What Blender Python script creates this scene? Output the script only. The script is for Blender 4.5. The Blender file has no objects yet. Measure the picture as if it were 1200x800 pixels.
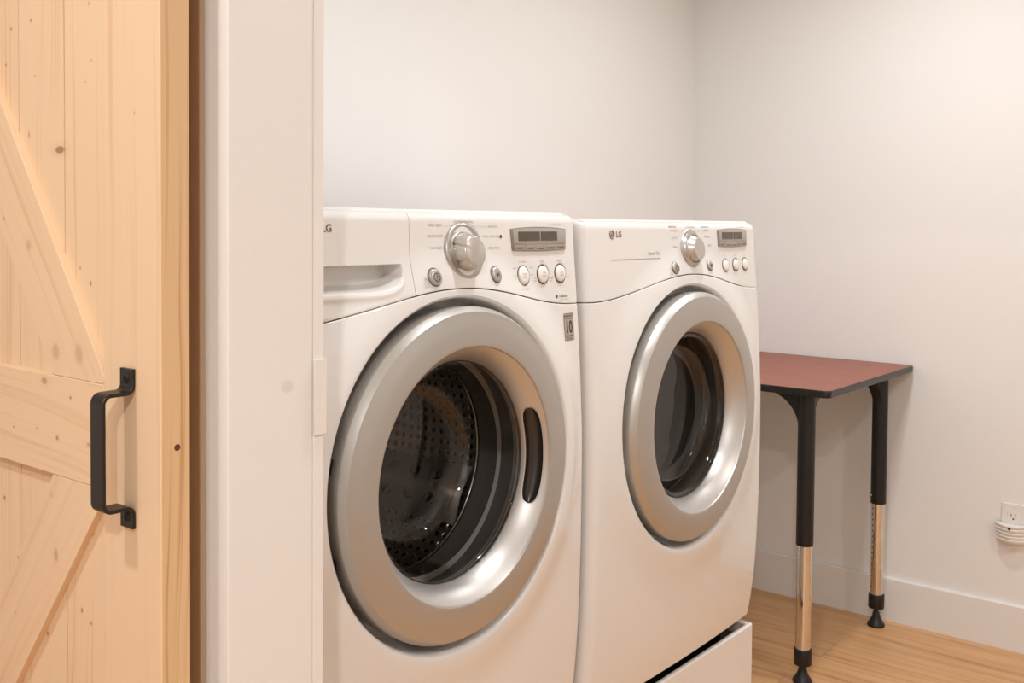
import bpy, bmesh, math
import numpy as np
from mathutils import Vector, Matrix
PI = math.pi
SC = bpy.context.scene
COL = SC.collection
rad = math.radians

# ------------------------------------------------------------------ helpers
ORG = {}          # object name -> world origin its children's vertices are taken from

class MB:
    """collects vertices / faces (with material index), built as ONE mesh object"""
    def __init__(s): s.v = []; s.f = []; s.m = []
    def add(s, verts, faces, mi=0):
        o = len(s.v); s.v += [tuple(map(float, p)) for p in verts]
        for f in faces: s.f.append(tuple(i + o for i in f)); s.m.append(mi)
        return s
    def grid(s, P, mi=0, closed=False, flip=False, mfun=None):
        P = np.asarray(P, float); n, m, _ = P.shape; o = len(s.v)
        s.v += [tuple(p) for p in P.reshape(-1, 3).tolist()]
        for i in range(n - 1):
            for j in range(m if closed else m - 1):
                j2 = (j + 1) % m
                q = (o + i*m + j, o + i*m + j2, o + (i+1)*m + j2, o + (i+1)*m + j)
                s.f.append(q[::-1] if flip else q); s.m.append(mfun(i, j) if mfun else mi)
        return s
    def lathe(s, prof, c=(0, 0), seg=128, mi=0, axis='y', flip=False, a0=0, a1=2*PI):
        """prof: (radius, height along axis); c the two other coordinates (y-axis: x,z ; z-axis: x,y)"""
        full = abs(a1 - a0 - 2*PI) < 1e-6
        A = np.linspace(a0, a1, seg + (0 if full else 1), endpoint=not full)
        P = []
        for r, h in prof:
            if axis == 'y': P.append([(c[0] + r*math.cos(a), h, c[1] + r*math.sin(a)) for a in A])
            elif axis == 'x': P.append([(h, c[0] + r*math.cos(a), c[1] + r*math.sin(a)) for a in A])
            else: P.append([(c[0] + r*math.cos(a), c[1] + r*math.sin(a), h) for a in A])
        return s.grid(P, mi, closed=full, flip=flip)
    def bm(s, b, mi=0, M=None):
        b.verts.ensure_lookup_table(); b.verts.index_update()
        vs = [(M @ v.co if M else v.co) for v in b.verts]
        s.add(vs, [[v.index for v in f.verts] for f in b.faces], mi); b.free(); return s
    def box(s, x0, x1, y0, y1, z0, z1, bev=0.0, seg=2, mi=0, M=None):
        b = bmesh.new(); bmesh.ops.create_cube(b, size=1)
        for v in b.verts: v.co = Vector(((x0+x1)/2 + v.co.x*(x1-x0), (y0+y1)/2 + v.co.y*(y1-y0), (z0+z1)/2 + v.co.z*(z1-z0)))
        if bev > 0: bmesh.ops.bevel(b, geom=b.edges[:], offset=bev, segments=seg, profile=.5, affect='EDGES')
        return s.bm(b, mi, M)
    def prism(s, poly, axis, h0, h1, bev=0.0, mi=0, seg=2):
        """poly in the two other coordinates, extruded along axis from h0 to h1"""
        b = bmesh.new()
        def P(p, h):
            return {'x': (h, p[0], p[1]), 'y': (p[0], h, p[1]), 'z': (p[0], p[1], h)}[axis]
        a = [b.verts.new(P(p, h0)) for p in poly]; c = [b.verts.new(P(p, h1)) for p in poly]
        b.faces.new(a[::-1]); b.faces.new(c); n = len(poly)
        for i in range(n): b.faces.new((a[i], a[(i+1) % n], c[(i+1) % n], c[i]))
        bmesh.ops.recalc_face_normals(b, faces=b.faces[:])
        if bev > 0: bmesh.ops.bevel(b, geom=b.edges[:], offset=bev, segments=seg, profile=.5, affect='EDGES')
        return s.bm(b, mi)
    def build(s, name, mats, parent=None, origin=None, sharp=35, fixn=True):
        me = bpy.data.meshes.new(name)
        if parent is not None: o0 = ORG[parent.name]
        else: o0 = origin or (0, 0, 0)
        me.from_pydata([(p[0]-o0[0], p[1]-o0[1], p[2]-o0[2]) for p in s.v], [], s.f)
        if not isinstance(mats, (list, tuple)): mats = [mats]
        for m in mats: me.materials.append(m)
        me.polygons.foreach_set('material_index', s.m)
        me.update()
        if fixn:
            b = bmesh.new(); b.from_mesh(me); bmesh.ops.remove_doubles(b, verts=b.verts[:], dist=1e-6)
            bmesh.ops.recalc_face_normals(b, faces=b.faces[:]); b.to_mesh(me); b.free()
        me.set_sharp_from_angle(angle=rad(sharp))
        big = len(me.polygons) < 1500
        me.polygons.foreach_set('use_smooth', [not (big and p.area > .0006) for p in me.polygons])
        o = bpy.data.objects.new(name, me); COL.objects.link(o)
        if parent is not None:
            o.parent = parent; ORG[o.name] = o0
        else:
            o.location = o0; ORG[o.name] = o0
        return o

def tag(o, label=None, cat=None, group=None, kind=None):
    if label: o['label'] = label
    if cat: o['category'] = cat
    if group: o['group'] = group
    if kind: o['kind'] = kind
    return o
def thing(name, loc, label, cat, group=None):
    o = bpy.data.objects.new(name, None); COL.objects.link(o); o.location = loc; o.empty_display_size = .05
    ORG[o.name] = tuple(loc); return tag(o, label, cat, group)
def struct(o): o['kind'] = 'structure'; return o

# ------------------------------------------------------------------ materials
def srgb(r, g, b):
    f = lambda c: (c/255/12.92) if c/255 <= .04045 else ((c/255 + .055)/1.055)**2.4
    return (f(r), f(g), f(b), 1)
def mat(name, col, rough=.5, metal=0.0, coat=0.0, coat_rough=.05, spec=.5, bump=None, **kw):
    m = bpy.data.materials.new(name); m.use_nodes = True; nt = m.node_tree; b = nt.nodes['Principled BSDF']
    b.inputs['Base Color'].default_value = col if len(col) == 4 else (*col, 1)
    b.inputs['Roughness'].default_value = rough; b.inputs['Metallic'].default_value = metal
    b.inputs['Coat Weight'].default_value = coat; b.inputs['Coat Roughness'].default_value = coat_rough
    b.inputs['Specular IOR Level'].default_value = spec
    if bump:
        tc = nt.nodes.new('ShaderNodeTexCoord'); n = nt.nodes.new('ShaderNodeTexNoise'); n.inputs['Scale'].default_value = bump[0]
        n.inputs['Detail'].default_value = 3
        bp = nt.nodes.new('ShaderNodeBump'); bp.inputs['Strength'].default_value = bump[1]; bp.inputs['Distance'].default_value = bump[2]
        nt.links.new(tc.outputs['Object'], n.inputs['Vector']); nt.links.new(n.outputs['Fac'], bp.inputs['Height'])
        nt.links.new(bp.outputs['Normal'], b.inputs['Normal'])
    return m
class NT:
    """small node-graph writer"""
    def __init__(s, name):
        s.m = bpy.data.materials.new(name); s.m.use_nodes = True; s.t = s.m.node_tree; s.b = s.t.nodes['Principled BSDF']
    def n(s, typ, **kw):
        x = s.t.nodes.new(typ)
        for k, v in kw.items(): setattr(x, k, v)
        return x
    def set(s, sock, v):
        if isinstance(v, bpy.types.NodeSocket): s.t.links.new(v, sock)
        else: sock.default_value = v
    def math(s, op, a, b=None, c=None, clamp=False):
        x = s.n('ShaderNodeMath', operation=op); x.use_clamp = clamp
        for i, v in enumerate((a, b, c)):
            if v is not None: s.set(x.inputs[i], v)
        return x.outputs[0]
    def xyz(s, x=0., y=0., z=0.):
        c = s.n('ShaderNodeCombineXYZ')
        for i, v in enumerate((x, y, z)): s.set(c.inputs[i], v)
        return c.outputs[0]
    def noise(s, vec, scale=1., detail=3., rough=.5, dist=0.):
        x = s.n('ShaderNodeTexNoise'); s.set(x.inputs['Vector'], vec); x.inputs['Scale'].default_value = scale
        x.inputs['Detail'].default_value = detail; x.inputs['Roughness'].default_value = rough; x.inputs['Distortion'].default_value = dist
        return x.outputs['Fac']
    def mix(s, f, a, b, blend='MIX'):
        x = s.n('ShaderNodeMix', data_type='RGBA', blend_type=blend); s.set(x.inputs[0], f); s.set(x.inputs[6], a); s.set(x.inputs[7], b)
        return x.outputs[2]
    def ramp(s, f, pts):
        x = s.n('ShaderNodeValToRGB'); s.set(x.inputs[0], f); e = x.color_ramp.elements
        while len(e) < len(pts): e.new(.5)
        for el, (p, c) in zip(e, pts): el.position = p; el.color = c if len(c) == 4 else (*c, 1)
        return x.outputs['Color']
    def smooth(s, v, a, b, o0=0., o1=1.):
        x = s.n('ShaderNodeMapRange', interpolation_type='SMOOTHSTEP'); s.set(x.inputs[0], v)
        for i, q in enumerate((a, b, o0, o1)): s.set(x.inputs[i+1], q)
        return x.outputs[0]
    def objxyz(s):
        tc = s.n('ShaderNodeTexCoord'); sp = s.n('ShaderNodeSeparateXYZ'); s.t.links.new(tc.outputs['Object'], sp.inputs[0]); return sp.outputs

PINE_L = srgb(236, 205, 168); PINE_D = srgb(206, 152, 98)
def pine(name, ang, org, knots=(), edge=False, seed=0.0, seams=(), light=PINE_L, dark=PINE_D, amt=.62):
    """pine with the grain along a direction in the door's own Y-Z plane; ang = angle of the grain from vertical"""
    g = NT(name); X, Y, Z = g.objxyz()
    c, s_ = math.cos(ang), math.sin(ang)
    # along / across
    al = g.math('ADD', g.math('MULTIPLY', Z, c), g.math('MULTIPLY', Y, s_))
    ac = g.math('SUBTRACT', g.math('MULTIPLY', Y, c), g.math('MULTIPLY', Z, s_))
    if edge: ac = X
    if seams:
        idx = 0.
        for q in seams: idx = g.math('ADD', idx, g.math('GREATER_THAN', Y, q - org[1]))
        off = g.math('MULTIPLY', idx, 3.71)
    else: off = seed
    warp = g.noise(g.xyz(g.math('MULTIPLY', ac, 9.), g.math('MULTIPLY', al, 1.6), off), 1., 2.)
    a2 = g.math('ADD', ac, g.math('MULTIPLY', g.math('SUBTRACT', warp, .5), .045))
    bands = g.noise(g.xyz(g.math('MULTIPLY', a2, 190. if edge else 85.), g.math('MULTIPLY', al, 1.1), g.math('ADD', off, 5.)), 1., 3., .6)
    fine = g.noise(g.xyz(g.math('MULTIPLY', a2, 420.), g.math('MULTIPLY', al, 6.), off), 1., 2.)
    f = g.math('ADD', g.smooth(bands, .48, .80), g.math('MULTIPLY', g.math('SUBTRACT', fine, .5), .30))
    broad = g.noise(g.xyz(g.math('MULTIPLY', ac, 11.), g.math('MULTIPLY', al, .9), g.math('ADD', off, 9.)), 1., 2.)
    f = g.math('ADD', f, g.math('MULTIPLY', g.math('SUBTRACT', broad, .5), .7))
    col = g.mix(g.math('MULTIPLY', f, amt, clamp=True), light, dark)
    for (ky, kz, ry, rz, d) in knots:
        dy = g.math('DIVIDE', g.math('SUBTRACT', Y, ky - org[1]), ry); dz = g.math('DIVIDE', g.math('SUBTRACT', Z, kz - org[2]), rz)
        q = g.math('SQRT', g.math('ADD', g.math('MULTIPLY', dy, dy), g.math('MULTIPLY', dz, dz)))
        col = g.mix(g.smooth(q, 3.0, .8, 0., .22*d), col, srgb(200, 146, 98))
        col = g.mix(g.smooth(q, 1.15, .6, 0., min(1., d*.95)), col, srgb(142, 88, 52))
        if ry > .0018: col = g.mix(g.smooth(q, .7, .3, 0., d*.6), col, srgb(190, 135, 90))
    g.set(g.b.inputs['Base Color'], col); g.b.inputs['Roughness'].default_value = .42
    g.b.inputs['Specular IOR Level'].default_value = .35
    bp = g.n('ShaderNodeBump'); bp.inputs['Strength'].default_value = .25; bp.inputs['Distance'].default_value = .0006
    g.set(bp.inputs['Height'], bands); g.t.links.new(bp.outputs['Normal'], g.b.inputs['Normal'])
    return g.m

def oak_floor():
    g = NT('oak_plank_floor'); X, Y, Z = g.objxyz()
    w, L = .19, 1.5
    row = g.math('FLOOR', g.math('DIVIDE', X, w))
    fx = g.math('FRACT', g.math('DIVIDE', X, w))
    sh = g.math('FRACT', g.math('MULTIPLY', g.math('SINE', g.math('MULTIPLY', row, 12.9898)), 43758.5))
    ly = g.math('ADD', g.math('DIVIDE', Y, L), sh); pc = g.math('FLOOR', ly); fy = g.math('FRACT', ly)
    idn = g.math('ADD', g.math('MULTIPLY', row, 7.3), g.math('MULTIPLY', pc, 3.1))
    rnd = g.math('FRACT', g.math('MULTIPLY', g.math('SINE', g.math('MULTIPLY', idn, 78.233)), 9631.7))
    warp = g.noise(g.xyz(g.math('MULTIPLY', X, 7.), g.math('MULTIPLY', Y, 1.3), idn), 1., 3.)
    a2 = g.math('ADD', X, g.math('MULTIPLY', g.math('SUBTRACT', warp, .5), .10))
    gr = g.noise(g.xyz(g.math('MULTIPLY', a2, 42.), g.math('MULTIPLY', Y, 1.9), idn), 1., 5., .62)
    fi = g.noise(g.xyz(g.math('MULTIPLY', X, 330.), g.math('MULTIPLY', Y, 9.), idn), 1., 2.)
    col = g.ramp(g.math('ADD', gr, g.math('MULTIPLY', g.math('SUBTRACT', fi, .5), .12)),
                 [(.28, srgb(176, 125, 80)), (.42, srgb(208, 156, 106)), (.60, srgb(222, 173, 122)), (.8, srgb(229, 184, 136))])
    col = g.mix(g.math('MULTIPLY', rnd, .30), col, srgb(205, 154, 104))
    e = g.math('MINIMUM', g.math('MINIMUM', fx, g.math('SUBTRACT', 1., fx)), g.math('MULTIPLY', g.math('MINIMUM', fy, g.math('SUBTRACT', 1., fy)), L/w))
    col = g.mix(g.smooth(e, .010, .002, 0., .4), col, srgb(96, 62, 36))
    g.set(g.b.inputs['Base Color'], col); g.b.inputs['Roughness'].default_value = .38; g.b.inputs['Specular IOR Level'].default_value = .4
    bp = g.n('ShaderNodeBump'); bp.inputs['Strength'].default_value = .2; bp.inputs['Distance'].default_value = .001
    g.set(bp.inputs['Height'], gr); g.t.links.new(bp.outputs['Normal'], g.b.inputs['Normal'])
    return g.m
def laminate():
    g = NT('cherry_laminate'); X, Y, Z = g.objxyz()
    n = g.noise(g.xyz(g.math('MULTIPLY', X, 60.), g.math('MULTIPLY', Y, 5.), 0.), 1., 4., .6)
    g.set(g.b.inputs['Base Color'], g.ramp(n, [(.3, srgb(136, 72, 52)), (.7, srgb(160, 92, 70))]))
    g.b.inputs['Roughness'].default_value = .42; g.b.inputs['Specular IOR Level'].default_value = .5
    return g.m
def jamb_paint(org):
    g = NT('jamb_paint'); X, Y, Z = g.objxyz()
    dx = g.math('DIVIDE', g.math('SUBTRACT', X, .752 - org[0]), .010); dz = g.math('DIVIDE', g.math('SUBTRACT', Z, 1.130 - org[2]), .0085)
    q = g.math('SQRT', g.math('ADD', g.math('MULTIPLY', dx, dx), g.math('MULTIPLY', dz, dz)))
    g.set(g.b.inputs['Base Color'], g.mix(g.smooth(q, 1.1, .6, 0., .22), TRIM, srgb(176, 164, 150)))
    g.b.inputs['Roughness'].default_value = .38
    n = g.noise(g.xyz(X, Y, Z), 260., 2.); bp = g.n('ShaderNodeBump'); bp.inputs['Strength'].default_value = .12; bp.inputs['Distance'].default_value = .001
    g.set(bp.inputs['Height'], n); g.t.links.new(bp.outputs['Normal'], g.b.inputs['Normal'])
    return g.m
def glass(name, tint=(.9, .9, .88), ior=1.5, rough=.0, refl=1.0):
    """thin clear pane: Fresnel reflection over tinted transmission"""
    g = NT(name); t = g.t; t.nodes.remove(g.b)
    out = [n for n in t.nodes if n.type == 'OUTPUT_MATERIAL'][0]
    fr = g.n('ShaderNodeFresnel'); fr.inputs['IOR'].default_value = ior
    tr = g.n('ShaderNodeBsdfTransparent'); tr.inputs[0].default_value = (*tint, 1)
    gl = g.n('ShaderNodeBsdfGlossy'); gl.inputs['Roughness'].default_value = rough; gl.inputs['Color'].default_value = (refl, refl, refl, 1)
    mx = g.n('ShaderNodeMixShader'); t.links.new(fr.outputs[0], mx.inputs[0]); t.links.new(tr.outputs[0], mx.inputs[1]); t.links.new(gl.outputs[0], mx.inputs[2])
    t.links.new(mx.outputs[0], out.inputs['Surface']); return g.m
def drum_steel(name, nu, nv, base, hole=.30):
    """stainless with rows of round holes laid out in UV"""
    g = NT(name); uv = g.n('ShaderNodeUVMap'); sp = g.n('ShaderNodeSeparateXYZ'); g.t.links.new(uv.outputs[0], sp.inputs[0]); U, V = sp.outputs[0], sp.outputs[1]
    u = g.math('SUBTRACT', g.math('FRACT', g.math('MULTIPLY', U, float(nu))), .5); v = g.math('SUBTRACT', g.math('FRACT', g.math('MULTIPLY', V, float(nv))), .5)
    d = g.math('SQRT', g.math('ADD', g.math('MULTIPLY', u, u), g.math('MULTIPLY', v, v)))
    g.set(g.b.inputs['Base Color'], g.mix(g.smooth(d, hole, hole*.8), base, (.004, .004, .004, 1)))
    g.set(g.b.inputs['Metallic'], g.smooth(d, hole*.8, hole)); g.b.inputs['Roughness'].default_value = .36
    bp = g.n('ShaderNodeBump'); bp.inputs['Strength'].default_value = .8; bp.inputs['Distance'].default_value = .003
    g.set(bp.inputs['Height'], g.smooth(d, hole*.7, hole*1.5)); g.t.links.new(bp.outputs['Normal'], g.b.inputs['Normal'])
    return g.m
def emit(name, col, st):
    g = NT(name); g.b.inputs['Base Color'].default_value = (.8, .8, .8, 1)
    g.b.inputs['Emission Color'].default_value = (*col, 1); g.b.inputs['Emission Strength'].default_value = st; return g.m

TRIM = srgb(238, 234, 228)
M_wall = mat('wall_paint', srgb(240, 237, 232), .62, spec=.3, bump=(220, .06, .001))
M_ceil = mat('ceiling_paint', srgb(245, 243, 240), .8, spec=.2)
M_trim = mat('trim_paint', TRIM, .36)
M_enamel = mat('white_enamel', srgb(230, 227, 222), .16, coat=.9, coat_rough=.02)
M_plastic = mat('white_plastic', srgb(236, 231, 223), .30)
M_silver = mat('silver_paint', srgb(186, 182, 175), .38, .7)
M_silverhi = mat('satin_silver', srgb(196, 192, 186), .30, .8)
M_dial = mat('dial_silver', srgb(186, 181, 174), .32, .8)
M_knob = mat('knob_silver', srgb(196, 190, 182), .30, .55)
M_bowl = mat('satin_bowl', srgb(200, 196, 190), .42, .75)
M_chrome = mat('chrome', srgb(225, 222, 216), .07, 1.0)
M_steel = mat('brushed_steel', srgb(170, 165, 158), .25, 1.0)
M_black = mat('black_metal', srgb(22, 20, 19), .38, bump=(900, .15, .0004))
M_blackp = mat('black_plastic', srgb(16, 15, 14), .42)
M_blkband = mat('black_edge_band', srgb(24, 21, 19), .30)
M_rubber = mat('grey_rubber', srgb(92, 88, 84), .42)
M_dark = mat('dark_void', srgb(10, 9, 9), .6)
M_darkgloss = mat('dark_grey_gloss', srgb(52, 47, 42), .22)
M_lcd = mat('display_window', srgb(84, 74, 62), .12)
M_btn = mat('button_white', srgb(240, 236, 230), .25)
M_btng = mat('button_grey', srgb(180, 174, 166), .3, .4)
M_print = mat('grey_print', srgb(172, 160, 147), .5)
M_printd = mat('dark_print', srgb(70, 58, 50), .5)
M_red = mat('red_print', srgb(196, 92, 70), .5)
M_blue = mat('blue_print', srgb(110, 128, 160), .5)
M_lgred = mat('logo_red', srgb(160, 70, 48), .4)
M_lggrey = mat('logo_grey', srgb(128, 116, 106), .3, .5)
M_sticker = mat('sticker_silver', srgb(176, 164, 150), .35, .2)
M_glassw = glass('washer_door_glass', (.88, .87, .85), 1.5)
M_glassd = glass('dryer_door_glass', (.42, .40, .37), 1.55)
M_drum = drum_steel('washer_drum_steel', 84, 18, (.62, .58, .54, 1), .27)
M_drumback = drum_steel('washer_drum_back_steel', 48, 12, (.5, .46, .42, 1), .2)
M_ddrum = mat('dryer_drum_steel', srgb(140, 132, 122), .35, .9)
M_baffle = mat('baffle_steel', srgb(214, 206, 196), .35, .55)
M_floor = oak_floor()
M_lam = laminate()
M_lens = emit('lamp_lens', (1., .90, .76), 6.0)

# ------------------------------------------------------------------ camera
f_px, yaw, cy, hc, pit, rol = 1215.2083, .8932811, 301.788, 1.3159676, .0325519, .0080942
fw = Vector((math.sin(yaw)*math.cos(pit), math.cos(yaw)*math.cos(pit), -math.sin(pit)))
rt = Vector((math.cos(yaw), -math.sin(yaw), 0)); up = rt.cross(fw)
r2 = rt*math.cos(rol) + up*math.sin(rol); u2 = up*math.cos(rol) - rt*math.sin(rol)
cd = bpy.data.cameras.new('camera'); cam = bpy.data.objects.new('camera', cd); COL.objects.link(cam)
cd.sensor_width = 36; cd.lens = f_px/1200*36; cd.shift_y = (cy - 400)/1200; cd.clip_start = .02
cam.matrix_world = Matrix(((r2.x, u2.x, -fw.x, 0), (r2.y, u2.y, -fw.y, 0), (r2.z, u2.z, -fw.z, hc), (0, 0, 0, 1)))
SC.camera = cam

# ------------------------------------------------------------------ room
H = 2.44
XR, YB = 3.478, 1.924            # right wall plane, back wall plane
XW0, XW1, YJ = .681, .803, .930  # partition wall and door jamb
HX0, HY0, HY1 = -1.6, -2.2, 2.9
def wallbox(name, *a):
    return struct(MB().box(*a).build(name, M_wall, origin=((a[0]+a[1])/2, (a[2]+a[3])/2, a[4])))
struct(MB().box(HX0-.1, XR+.1, HY0-.1, HY1+.1, -.06, 0).build('floor', M_floor))
struct(MB().box(HX0-.1, XR+.1, HY0-.1, HY1+.1, H, H+.06).build('ceiling', M_ceil))
wallbox('wall_right', XR, XR+.1, -1.4, YB+.1, 0, H)
wallbox('wall_back', XW1, XR, YB, YB+.1, 0, H)
wallbox('wall_front', XW1, XR, -1.4, -1.3, 0, H)
# partition between hall and laundry room: one wall with a doorway cut out
pw = MB(); pw.box(XW0, XW1, YJ+.019, HY1, 0, H); pw.box(XW0, XW1, HY0, -.06, 0, H); pw.box(XW0, XW1, -.06, YJ+.019, 2.08, H)
struct(pw.build('wall_left', M_wall))
struct(MB().box(XW0-.0015, XW0, YJ+.0435, HY1, 0, H).build('wall_hall_warm_shade', mat('warm_shade_tint', srgb(240, 206, 172), .6, spec=.3), origin=(XW0, 2, 0)))  # added skin on the wall; tan colour paints the warm shade behind the barn door
wallbox('wall_hall_left', HX0-.1, HX0, HY0, HY1, 0, H)
wallbox('wall_hall_end', HX0, XW0, HY1, HY1+.1, 0, H)
wallbox('wall_hall_front', HX0, XW0, HY0-.1, HY0, 0, H)

def baseboard(name, axis, a0, a1, face, sgn, h=.1445, t=.014):
    pr = [(0, 0), (t, 0), (t, h-.004), (t-.003, h), (0, h)]
    m = MB()
    if axis == 'y': m.prism([(face + sgn*p[0], p[1]) for p in pr], 'y', a0, a1)
    else: m.prism([(face + sgn*p[0], p[1]) for p in pr], 'x', a0, a1)
    return struct(m.build(name, M_trim))
baseboard('baseboard_right', 'y', -1.3, YB, XR, -1)
baseboard('baseboard_back', 'x', XW1, XR-.014, YB, -1)
baseboard('baseboard_front', 'x', XW1, XR-.014, -1.3, 1)

# door jamb: lining board (right jamb too) and the casing mouldings on both faces
jm = MB(); jm.box(.674, .7885, YJ, YJ+.018, 0, 2.08); jm.box(.674, .7885, -.06, -.042, 0, 2.08)
jm.box(.674, .7885, -.0418, YJ-.0002, 2.062, 2.0798)
struct(jm.build('trim_1', jamb_paint((0, 0, 0))))
def casing_profile(t, w):      # (offset out of the wall, distance from the opening)
    return [(0, 0), (t*.93, 0), (t, .0018), (t, .006), (t*.80, .0085), (t*.80, .013), (t*.86, .018), (t*.90, w*.66), (t*.97, w*.80), (t*.98, w-.002), (t*.9, w), (0, w)]
c = MB()
pr = casing_profile(.0085, .043)
c.prism([(XW0 - o, YJ + d + .0005) for o, d in pr], 'z', 0, 2.08 + .043)
c.prism([(XW0 - o, -.0605 - d) for o, d in pr], 'z', 0, 2.08 + .043)
c.prism([(XW0 - o, 2.0805 + d) for o, d in pr], 'y', -.0605, YJ)
struct(c.build('trim_2', M_trim, sharp=20))
c = MB(); c.box(.7892, .8052, YJ - .0012, YJ+.010, 0, 2.1, .0022, 3); c.box(.7892, .8052, -.07, -.0588, 0, 2.1, .0022, 3)
struct(c.build('trim_3', M_trim))
# small white plate on the far corner of the jamb
m = MB(); m.box(.7885, .8068, YJ-.0042, YJ-.0013, 1.0685, 1.157, .0010)
tag(m.build('strike_plate', M_plastic, origin=(.797, YJ, 1.0685)), 'small white painted plate on the edge of the white door jamb', 'plate')

# ------------------------------------------------------------------ barn door
DX0, DX1 = .607, .642; DY0, DY1 = .955, 1.90; DZ0, DZ1 = .012, 2.12
dorg = (.6245, 1.4275, DZ0)
door = thing('sliding_barn_door', dorg, 'pale knotty pine barn door with diagonal braces and a black pull handle', 'door')
kp = [(1.2459, 1.5568, 0.0019, 0.0024, 0.8), (1.2958, 1.5521, 0.002, 0.0019, 0.8), (1.3099, 1.5092, 0.0017, 0.0019, 0.85), (1.0772, 1.495, 0.0023, 0.0062, 0.75), (1.1069, 1.4958, 0.0013, 0.0014, 0.7), (1.2363, 1.4893, 0.0013, 0.0011, 0.7), (1.1201, 1.473, 0.0013, 0.0011, 0.5), (1.2521, 1.4193, 0.0017, 0.0047, 0.6), (1.1335, 1.2612, 0.0015, 0.0017, 0.75), (1.1103, 1.2445, 0.0016, 0.0029, 0.75), (1.3223, 0.9624, 0.0028, 0.003, 0.75), (1.1339, 0.863, 0.0023, 0.003, 0.8), (1.1132, 0.8531, 0.0016, 0.0025, 0.75), (1.0784, 0.8442, 0.0033, 0.0034, 0.85), (1.2141, 0.8152, 0.0021, 0.0027, 0.85), (1.1085, 0.958, 0.0025, 0.0024, 0.75), (1.1118, 1.5604, 0.0015, 0.0019, 0.6), (1.2859, 1.4766, 0.0075, 0.0014, 0)]
kp += [(1.1785, 1.3985, .0115, .0046, .8), (1.24,.87,.001,.0016,.5), (1.5,1.3,.006,.004,.7), (1.6,.6,.004,.006,.7), (1.4,.4,.004,.005,.7), (1.7,1.7,.004,.006,.6)]
SEAMS = (1.167, 1.277, 1.387, 1.497, 1.607, 1.717)
M_pp = pine('pine_panel', 0, dorg, kp, seams=SEAMS)
# panel: tongue-and-groove planks, V grooves modelled
pts = [(DX0+.010, 1.060)]
for s in SEAMS: pts += [(DX0+.010, s-.0013), (DX0+.0145, s-.0004), (DX0+.0145, s+.0004), (DX0+.010, s+.0013)]
pts += [(DX0+.010, 1.795), (DX1-.002, 1.795), (DX1-.002, 1.060)]
MB().prism(pts, 'z', DZ0+.004, DZ1-.004).build('panel', M_pp, door, sharp=15)
ke = [(1.0, 1.1, .001, .001, 0.)]
M_stile = pine('pine_stile', 0, dorg, [(1.003, 1.43, .0012, .0016, .5), (1.035, 1.49, .0022, .005, .0), (1.02, .78, .002, .003, .6)], seed=2.3, amt=.42)
M_edge = pine('pine_end_edge', 0, dorg, (), edge=True, seed=7.7, light=srgb(228, 192, 146), dark=srgb(186, 126, 72), amt=.95)
def stile(y0, y1, edge_side, hole):
    m = MB()
    b = bmesh.new(); bmesh.ops.create_cube(b, size=1)
    for v in b.verts: v.co = Vector(((DX0+DX1)/2 + v.co.x*(DX1-DX0), (y0+y1)/2 + v.co.y*(y1-y0), (DZ0+DZ1)/2 + v.co.z*(DZ1-DZ0)))
    bmesh.ops.bevel(b, geom=b.edges[:], offset=.0012, segments=2, profile=.5, affect='EDGES')
    m.bm(b)
    # faces on the outer edge get the edge-grain material
    for i, fc in enumerate(m.f):
        if all(abs(m.v[k][1] - edge_side) < 1e-4 for k in fc): m.m[i] = 1
    return m
st = stile(DY0, 1.066, DY0, True).build('stile', [M_stile, M_edge], door)
# bored hole in the door edge
h = MB(); h.lathe([(.0036, DY0-.0004), (.0044, DY0-.0006), (.0046, DY0+.0002)], (.6262, 1.0775), 32)
h.lathe([(.0, DY0-.00035), (.0037, DY0-.0004)], (.6262, 1.0775), 32, mi=1)
h.build('screw_hole', [M_edge, mat('hole_brown', srgb(96, 58, 34), .8)], st)
stile(1.79, DY1, DY1, False).build('stile', [M_stile, M_edge], door)
krail = [(1.1987, 1.1256, 0.008, 0.0047, 0.45), (1.1385, 1.112, 0.0021, 0.0019, 0.85), (1.2759, 1.0606, 0.0019, 0.0015, 0.6), (1.218, 1.066, 0.0021, 0.0014, 0.65), (1.1693, 1.0614, 0.0035, 0.0029, 0.65), (1.0987, 1.0632, 0.0048, 0.0029, 0.4)]
M_rail = pine('pine_rail', PI/2 - .06, dorg, krail, seed=4.1, amt=.6)
MB().box(DX0, DX1-.003, 1.066, 1.79, 1.0175, 1.1345, .0010).build('rail', M_rail, door)
MB().box(DX0, DX1-.003, 1.066, 1.79, DZ1-.14, DZ1, .0010).build('rail', M_rail, door)
MB().box(DX0, DX1-.003, 1.066, 1.79, DZ0, DZ0+.17, .0010).build('rail', M_rail, door)
# braces (overlay on the panel)
s1 = 1.331; s2 = 1.288
ubr = [(1.0665, 1.144), (1.0665, 1.1348), (1.180, 1.1348), (1.7895, 1.1348 + s1*(1.7895-1.180)), (1.7895, 1.9795), (1.694, 1.9795)]
ubr[-1] = (1.0665 + (1.9795-1.144)/s1, 1.9795)
M_br1 = pine('pine_brace_upper', -math.atan(1/s1)*-1, dorg, [(1.2985, 1.3174, 0.0018, 0.0019, 0.8), (1.2358, 1.2858, 0.007, 0.0076, 0.22), (1.1721, 1.1623, 0.0098, 0.0114, 0.25), (1.12, 1.1638, 0.0098, 0.0133, 0.22)], seed=11.3, amt=.62)
MB().prism(ubr, 'x', DX0+.0005, DX0+.0105, .0008).build('brace', M_br1, door)
lbr = [(1.0665, 1.0172), (1.180, 1.0172), (1.7895, 1.0172 - s2*(1.7895-1.180)), (1.7895, .1825), (1.7135, .1825), (1.0665, 1.0105)]
lbr[4] = (1.0665 + (1.0105-.1825)/s2, .1825)
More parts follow.
